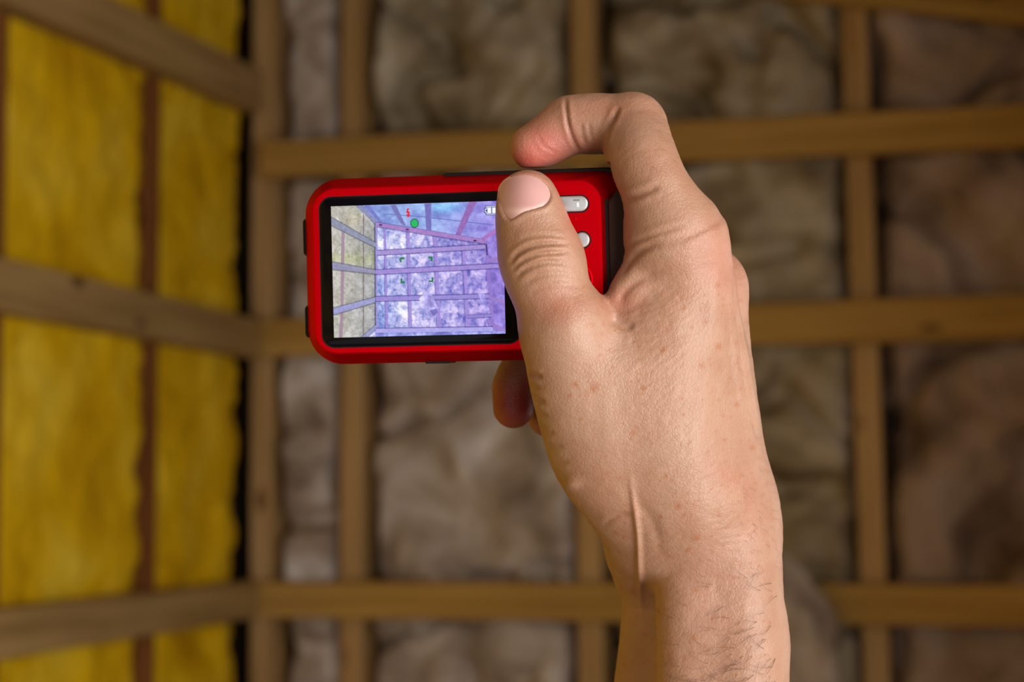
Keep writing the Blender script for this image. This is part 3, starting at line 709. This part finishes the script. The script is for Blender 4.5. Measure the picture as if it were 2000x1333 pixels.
def vnormals(V, Q):
    nr = np.cross(V[Q[:, 2]] - V[Q[:, 0]], V[Q[:, 3]] - V[Q[:, 1]]); N = np.zeros_like(V)
    for j in range(4):
        for a in range(3): N[:, a] += np.bincount(Q[:, j], nr[:, a], len(V))
    return N / (np.linalg.norm(N, axis=1, keepdims=True) + 1e-12)
def laplace(V, Q, it, lam=.5):
    E = np.vstack([Q[:, [0, 1]], Q[:, [1, 2]], Q[:, [2, 3]], Q[:, [3, 0]]])
    deg = np.bincount(E[:, 0], minlength=len(V)) + np.bincount(E[:, 1], minlength=len(V))
    for _ in range(it):
        for l in (lam, -lam * 1.04):
            S = np.stack([np.bincount(E[:, 0], V[E[:, 1], a], len(V)) + np.bincount(E[:, 1], V[E[:, 0], a], len(V)) for a in range(3)], 1)
            V = V + l * (S / deg[:, None] - V)
    return V
def seg_dist(px, py, pts):
    best = np.full(len(px), 1e9); tt = np.zeros(len(px)); n = len(pts) - 1
    for i in range(n):
        (x0, y0), (x1, y1) = pts[i], pts[i + 1]; dx, dy = x1 - x0, y1 - y0
        t = np.clip(((px - x0) * dx + (py - y0) * dy) / (dx * dx + dy * dy), 0, 1)
        d = np.hypot(px - x0 - t * dx, py - y0 - t * dy); m = d < best; best[m] = d[m]; tt[m] = (i + t[m]) / n
    return best, tt

Fd, AX, LO, NG = build_hand_field()
HV, HQ = surface_nets(Fd, LO)
HV = laplace(HV, HQ, 4)
HN = vnormals(HV, HQ)
def project(V): return CX + V[:, 0] / -V[:, 2] * F_PX, CY - V[:, 1] / -V[:, 2] * F_PX, (V[:, 2] + D0) / S_MM
hx, hy, hz = project(HV)
front = np.clip(HN[:, 2] * 3, 0, 1)
disp = np.zeros(len(HV))
def crease(pts, depth, width, zmin=-150, zmax=400, lip=.35):
    global disp
    P = catmull([(x, y) for x, y in pts], 5); d, t = seg_dist(hx, hy, [tuple(q) for q in P])
    fade = np.clip(np.minimum(t, 1 - t) * 5, 0.0, 1) ; ok = (hz > zmin) & (hz < zmax)
    g = np.exp(-(d / width) ** 2) - lip * np.exp(-((d - 2.2 * width) / (1.3 * width)) ** 2)
    disp -= depth / 1000 * g * fade * front * ok
def bump(x, y, rx, ry, h, rot=0, zmin=-200):
    global disp
    c, s = math.cos(math.radians(rot)), math.sin(math.radians(rot)); X, Y = (hx - x) * c + (hy - y) * s, -(hx - x) * s + (hy - y) * c
    disp += h / 1000 * np.exp(-(X / rx) ** 2 - (Y / ry) ** 2) * front * (hz > zmin)
# thumb knuckle folds
crease([(994, 522), (1006, 502), (1020, 490), (1043, 480), (1077, 476), (1116, 478)], .75, 4.5)
crease([(998, 532), (1010, 519), (1024, 509), (1053, 497), (1087, 494), (1116, 490)], .7, 4.0)
crease([(1004, 546), (1018, 532), (1036, 521), (1070, 512), (1118, 518)], .5, 4.5)
crease([(1010, 470), (1040, 462), (1080, 462), (1112, 466)], .25, 4)
crease([(1020, 556), (1050, 540), (1090, 534), (1125, 540)], .25, 5)
crease([(1030, 575), (1060, 560), (1100, 556), (1135, 562)], .2, 5)
# index finger folds
crease([(1104, 188), (1106, 214), (1110, 245), (1120, 275), (1134, 302)], .8, 3.6, lip=.2)
crease([(1210, 206), (1200, 228), (1190, 248), (1182, 272), (1178, 296)], .9, 4.5)
crease([(1134, 240), (1138, 262), (1146, 290)], .2, 3.5)
crease([(1150, 236), (1152, 258), (1160, 284)], .2, 3.5)
crease([(1048, 262), (1062, 285), (1086, 300)], .18, 3)
crease([(1214, 392), (1240, 384), (1268, 372), (1290, 366)], .7, 6)
crease([(1222, 480), (1250, 470), (1290, 454), (1340, 440)], .45, 5)
crease([(1212, 540), (1232, 510), (1262, 484), (1300, 470)], .5, 6)
crease([(1206, 600), (1222, 570), (1250, 546), (1300, 530)], .6, 9)
# thenar edge and wrist
for p, q, dp in (((1024, 722), (1060, 738), .7), ((1036, 772), (1066, 786), .6), ((1030, 742), (1056, 760), .4), ((1046, 800), (1070, 814), .45), ((1056, 838), (1084, 846), .35), ((1066, 866), (1100, 872), .3), ((1080, 898), (1112, 902), .3)):
    crease([p, ((p[0] + q[0]) / 2, (p[1] + q[1]) / 2 + 3), q], dp, 5)
bump(1116, 945, 16, 12, 1.2)
bump(1240, 1000, 5, 50, .75, -8, -300); bump(1249, 1095, 5, 70, 1.1, -3, -400)
crease([(1232, 965), (1262, 1000), (1282, 1040), (1290, 1090)], .22, 10)
crease([(1176, 1026), (1205, 1010), (1232, 1004)], .4, 5)
# tendon, veins and knuckles of the dorsum
bump(1392, 620, 22, 90, .7, 8); bump(1345, 620, 26, 60, .3, 10)
bump(1100, 640, 50, 40, .8); bump(1404, 470, 26, 40, .7)
crease([(1432, 540), (1444, 620), (1452, 700), (1466, 790), (1484, 870)], 1.3, 6, zmin=-320, lip=.4)
bump(1380, 780, 14, 120, .25, 12)
crease([(1190, 620), (1214, 634), (1240, 640)], .7, 10)
# fine skin relief: soft dimpling and cross wrinkles
mm = HV * 1000
disp += 1e-5 * (7 * fbm(mm[:, 0] / 3.2, mm[:, 1] / 3.2, mm[:, 2] / 3.2, seed=51, octv=3) + 10 * vnoise(mm[:, 0] / 9, mm[:, 1] / 9, mm[:, 2] / 9, seed=52))
wr = np.sin((hy + 26 * np.sin(hx / 70) + .25 * (hx - 1300) + 9 * fbm(hx / 26, hy / 26, seed=77, octv=3)) / 2.9 * 1.0)
dors = np.clip((hx - 1190) / 60, 0, 1) * np.clip((hy - 440) / 120, 0, 1) * np.clip((1330 - hy) / 260, 0, 1)
disp += 4e-5 * wr * dors * front
# nail bed
NAIL = [(971, 384), (974, 366), (985, 351), (1003, 342), (1026, 339), (1048, 343), (1065, 354), (1075, 369), (1077, 385), (1066, 401), (1046, 408), (1022, 416), (1000, 429), (988, 426), (978, 408)]
NPL = [tuple(q) for q in catmull(NAIL + [NAIL[0]], 6)]
dn, _ = seg_dist(hx, hy, NPL)
def inside_poly(px, py, poly):
    m = np.zeros(np.shape(px), bool)
    for i in range(len(poly) - 1):
        (x0, y0), (x1, y1) = poly[i], poly[i + 1]
        if y0 != y1: m ^= ((y0 > py) != (y1 > py)) & (px < (x1 - x0) * (py - y0) / (y1 - y0) + x0)
    return m
inn = inside_poly(hx, hy, NPL) & (hz > 40)
disp -= np.where(inn, .0011 * np.clip(dn / 5, 0, 1), 0)
disp += .00035 * np.exp(-((dn - 5) / 5) ** 2) * (~inn) * front * (hz > 40) * np.clip((hy - 350) / 40, 0, 1)
HV2 = HV + HN * disp[:, None]

# --- skin colour, laid on the surface
col = np.tile(np.array([0.570, 0.335, 0.205]), (len(HV), 1))
def tint(x, y, rx, ry, c, a, rot=0, zmin=-1000, zmax=1000, need_front=True):
    cs, sn = math.cos(math.radians(rot)), math.sin(math.radians(rot)); X, Y = (hx - x) * cs + (hy - y) * sn, -(hx - x) * sn + (hy - y) * cs
    w = a * np.exp(-((X / rx) ** 2 + (Y / ry) ** 2)) * ((hz > zmin) & (hz < zmax)) * (np.clip(HN[:, 2] * 4 + .6, 0, 1) if need_front else 1)
    col[:] = col * (1 - w[:, None]) + np.array(c) * w[:, None]
PINK = (0.72, 0.27, 0.19); RED = (0.62, 0.20, 0.12); TAN = (0.52, 0.29, 0.15); PALE = (0.66, 0.45, 0.31)
tint(1066, 285, 60, 45, (0.78, 0.24, 0.18), .85, zmin=-160, zmax=20); tint(1030, 310, 40, 25, (0.75, 0.16, 0.12), .6, zmin=-160, zmax=20)
tint(1400, 500, 50, 70, PINK, .35); tint(1180, 215, 60, 20, RED, .25); tint(1090, 600, 50, 35, RED, .4, zmin=0)
tint(1028, 350, 60, 25, PINK, .4, zmin=30); tint(1110, 420, 18, 60, PINK, .4, zmin=30); tint(1040, 470, 60, 40, TAN, .45, zmin=30)
tint(1002, 790, 100, 75, (0.40, 0.035, 0.035), 1.0, zmax=-120, need_front=False); tint(1002, 715, 60, 40, (0.5, 0.17, 0.09), .6, zmax=-120, need_front=False)  # fingertip below the camera: redness, plus its shadow put into the colour
tint(1160, 820, 90, 90, PALE, .35, zmin=-60); tint(1095, 690, 55, 60, PALE, .4, zmin=0); tint(1300, 900, 60, 90, PALE, .35, 20)
tint(1380, 1180, 90, 130, (0.62, 0.36, 0.25), .4); tint(1440, 900, 50, 90, TAN, .35); tint(1200, 690, 40, 60, PALE, .25)
tint(1240, 450, 40, 50, PALE, .2); tint(1210, 590, 40, 25, RED, .5); tint(1440, 560, 30, 50, RED, .25)
tint(1420, 930, 40, 22, RED, .3, 40); tint(1470, 1000, 30, 80, RED, .18)
mott = fbm(mm[:, 0] / 6, mm[:, 1] / 6, mm[:, 2] / 6, seed=61, octv=4)[:, None]
col *= np.array([.56, .52, .56])
col *= 1 + mott * np.array([.05, .09, .12])
fr = [(1399, 558, 5), (1402, 677, 7), (1171, 694, 4.5), (1122, 750, 5), (1159, 758, 8), (1114, 773, 4), (1295, 684, 5.5), (1256, 758, 5), (1333, 779, 4), (1439, 791, 4.5), (1469, 875, 5.5), (1237, 846, 4), (1369, 714, 5), (1337, 602, 4), (1447, 588, 3.5), (1324, 990, 5.5), (1361, 1051, 5), (1343, 1075, 4.5), (1359, 1154, 5), (1356, 1245, 4.5), (1469, 1080, 4), (1376, 630, 4), (1350, 640, 4), (1415, 860, 4), (1448, 930, 3.5), (1300, 930, 4), (1290, 1010, 4), (1405, 1008, 4)]
for _ in range(420):
    a, b = random.uniform(1120, 1510), random.uniform(560, 1330)
    fr.append((a, b, random.uniform(2.0, 3.45)))
okf = (HN[:, 2] > .05) & (hz > -200)
ii = np.nonzero(okf)[0]; gx, gy = hx[ii], hy[ii]; order = np.argsort(gy); gys = gy[order]
for x, y, r in fr:
    a, b = np.searchsorted(gys, y - 14), np.searchsorted(gys, y + 14); s = ii[order[a:b]]
    w = (.72 if r > 3.5 else .46) * np.exp(-(np.hypot((hx[s] - x), hy[s] - y) / max(r, 2.6)) ** 2)
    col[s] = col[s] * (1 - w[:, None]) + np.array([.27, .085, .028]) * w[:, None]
def skin_material():
    m, nt, b = new_mat('skin'); N = nt.nodes.new; L = nt.links.new
    a = N('ShaderNodeAttribute'); a.attribute_name = 'skin'; L(a.outputs['Color'], b.inputs['Base Color'])
    b.inputs['Roughness'].default_value = .43; b.inputs['Specular IOR Level'].default_value = .45
    b.inputs['Subsurface Weight'].default_value = .22; b.inputs['Subsurface Radius'].default_value = (1.0, .35, .18); b.inputs['Subsurface Scale'].default_value = .0025
    tc = N('ShaderNodeTexCoord'); mp = N('ShaderNodeMapping'); mp.inputs['Scale'].default_value = (700, 1500, 900); L(tc.outputs['Object'], mp.inputs['Vector'])
    v = N('ShaderNodeTexVoronoi'); v.feature = 'DISTANCE_TO_EDGE'; v.inputs['Scale'].default_value = 1.0; L(mp.outputs[0], v.inputs['Vector'])
    rp = N('ShaderNodeMath'); rp.operation = 'MINIMUM'; rp.inputs[1].default_value = .16; L(v.outputs['Distance'], rp.inputs[0])
    n = N('ShaderNodeTexNoise'); n.inputs['Scale'].default_value = 1800; n.inputs['Detail'].default_value = 3; L(tc.outputs['Object'], n.inputs['Vector'])
    ad = N('ShaderNodeMath'); ad.operation = 'MULTIPLY_ADD'; ad.inputs[1].default_value = .35; L(n.outputs['Fac'], ad.inputs[0]); L(rp.outputs[0], ad.inputs[2])
    bp = N('ShaderNodeBump'); bp.inputs['Strength'].default_value = .42; bp.inputs['Distance'].default_value = .0006; L(ad.outputs[0], bp.inputs['Height']); L(bp.outputs[0], b.inputs['Normal'])
    return m
def build_person():
    W = cam2world(HV2); org = cam2world(near(1380, 1040, -80))
    me = mesh_np('person', W - org, HQ)
    at = me.color_attributes.new('skin', 'FLOAT_COLOR', 'POINT')
    at.data.foreach_set('color', np.concatenate([np.clip(col, 0, 1), np.ones((len(col), 1))], 1).astype(np.float32).ravel())
    o = link('person', me, skin_material()); o.location = org
    o['label'] = "person's freckled bare forearm and hand gripping the red camera, thumb on its back"; o['category'] = 'person'
    return o, org
person, PORG = build_person()

# --- front surface lookup for the nail and the hairs
_fi = np.nonzero((HN[:, 2] > .02))[0]
_fx, _fy, _fz = project(HV2[_fi]); _fz0 = project(HV[_fi])[2]
_cell = {}
for k, (a, b) in enumerate(zip((_fx // 8).astype(int), (_fy // 8).astype(int))): _cell.setdefault((a, b), []).append(k)
def front_at(px, py, raw=False):
    best, bd = None, 1e9; cand = []
    a, b = int(px // 8), int(py // 8)
    for i in (-1, 0, 1):
        for j in (-1, 0, 1): cand += _cell.get((a + i, b + j), [])
    if not cand: return None
    cand = np.array(cand); d = np.hypot(_fx[cand] - px, _fy[cand] - py)
    zz = _fz[cand]; keep = zz > zz.max() - 60; cand, d = cand[keep], d[keep]
    w = 1 / (d + .5) ** 2; w /= w.sum()
    n = (HN[_fi[cand]] * w[:, None]).sum(0)
    return ((_fz0 if raw else _fz)[cand] * w).sum(), n / np.linalg.norm(n)
def build_nail():
    cx, cy = np.mean([p[0] for p in NAIL]), np.mean([p[1] for p in NAIL]); rings = 9
    out = catmull(NAIL + [NAIL[0]], 4)[:-1]; n = len(out); v = []
    zs = []
    for r in range(rings + 1):
        t = max(r / rings, .02)
        for x, y in out: zs.append((cx + (x - cx) * t, cy + (y - cy) * t, t))
    pts = np.array(zs)
    z0 = np.array([front_at(x, y, True)[0] for x, y, t in pts])
    # fit a smooth saddle-free quadric to the nail bed, so that the plate is even
    X, Y = (pts[:, 0] - cx) / 50, (pts[:, 1] - cy) / 45
    Am = np.stack([np.ones_like(X), X, Y, X * X, X * Y, Y * Y, X ** 3, X * X * Y, X * Y * Y, Y ** 3], 1); k, *_ = np.linalg.lstsq(Am, z0, rcond=None)
    zq = Am @ k + .6 - 2.0 * np.clip((pts[:, 2] - .85) / .15, 0, 1) * (pts[:, 1] > 352)
    V = np.array([near(p[0], p[1], z) for p, z in zip(pts, zq)])
    V = np.vstack([V, np.array([near(p[0], p[1], z - 9) for p, z in zip(pts[-n:], zq[-n:])])])
    f = []
    for r in range(rings + 1):
        for i in range(n):
            j = (i + 1) % n; f.append((r * n + i, (r + 1) * n + i, (r + 1) * n + j, r * n + j))
    f.append(tuple(range(n)))
    me = mesh_py('thumbnail', cam2world(V) - PORG, f, True)
    bm = bmesh.new(); bm.from_mesh(me); bmesh.ops.recalc_face_normals(bm, faces=bm.faces); bm.to_mesh(me); bm.free()
    c = np.tile(np.array([.50, .28, .27]), (len(V), 1)); P = np.vstack([pts, pts[-n:]])
    edge = (P[:, 2] > .9) & (P[:, 1] < 372); c[edge] = (.72, .52, .47)
    cuticle_sheen = np.exp(-(((P[:, 0] - 1030) + (P[:, 1] - 410) * -.0) / 40) ** 2 - ((P[:, 1] - 413) / 7) ** 2); c = c * (1 - .6 * cuticle_sheen[:, None]) + np.array([.80, .62, .57]) * .6 * cuticle_sheen[:, None]  # pale reflection along the cuticle fold, painted into the nail colour
    at = me.color_attributes.new('skin', 'FLOAT_COLOR', 'POINT'); at.data.foreach_set('color', np.concatenate([c, np.ones((len(c), 1))], 1).astype(np.float32).ravel())
    m, nt, b = new_mat('nail'); a = nt.nodes.new('ShaderNodeAttribute'); a.attribute_name = 'skin'; nt.links.new(a.outputs['Color'], b.inputs['Base Color'])
    b.inputs['Roughness'].default_value = .38; b.inputs['Coat Weight'].default_value = .15; b.inputs['Subsurface Weight'].default_value = .1; b.inputs['Subsurface Scale'].default_value = .001
    o = link('thumbnail', me, m, person); o['label'] = 'pale pink short thumbnail'
build_nail()
def build_hair():
    V, Fc = [], []
    def strand(x, y, ang, length, curl, rad):
        pts = []; n = 7
        for i in range(n):
            s = front_at(x, y)
            if s is None or s[0] < -260: return
            lift = 2.0 + 5.0 * math.sin(math.pi * min(1, i / (n - 1) * .9)); pts.append((near(x, y, s[0]) + s[1] * lift * S_MM))
            ang += curl; x += math.cos(ang) * length / n; y += math.sin(ang) * length / n
        base = len(V)
        for i, p in enumerate(pts):
            t = pts[min(i + 1, n - 1)] - pts[max(i - 1, 0)]; t /= np.linalg.norm(t)
            a = np.cross(t, [0, 0, 1.0]); a /= np.linalg.norm(a) + 1e-9; b = np.cross(t, a); r = rad * S_MM * (1 - .75 * i / (n - 1))
            for q in range(3): V.append(p + r * (a * math.cos(q * 2.094) + b * math.sin(q * 2.094)))
        for i in range(n - 1):
            for q in range(3): Fc.append((base + i * 3 + q, base + i * 3 + (q + 1) % 3, base + i * 3 + 3 + (q + 1) % 3, base + i * 3 + 3 + q))
    for _ in range(120):
        x = random.triangular(1300, 1535, 1500); y = random.triangular(1090, 1400, 1330)
        strand(x, y, random.uniform(1.9, 3.6), random.uniform(28, 75), random.uniform(-.22, .22), random.uniform(.26, .46))
    for _ in range(36):
        x = random.uniform(1440, 1515); y = random.uniform(900, 1120)
        strand(x, y, random.uniform(.4, 1.3), random.uniform(12, 28), random.uniform(-.1, .1), random.uniform(.18, .3))
    for _ in range(40):
        x = random.uniform(1270, 1330); y = random.uniform(200, 340)
        strand(x, y, random.uniform(.6, 1.3), random.uniform(14, 30), random.uniform(-.1, .1), random.uniform(.12, .2))
    me = mesh_np('arm_hair', cam2world(np.array(V)) - PORG, np.array(Fc))
    o = link('arm_hair', me, plain('hair', (.10, .045, .018), .5), person); o['kind'] = 'stuff'; o['label'] = 'sparse dark brown hairs on the forearm'
build_hair()
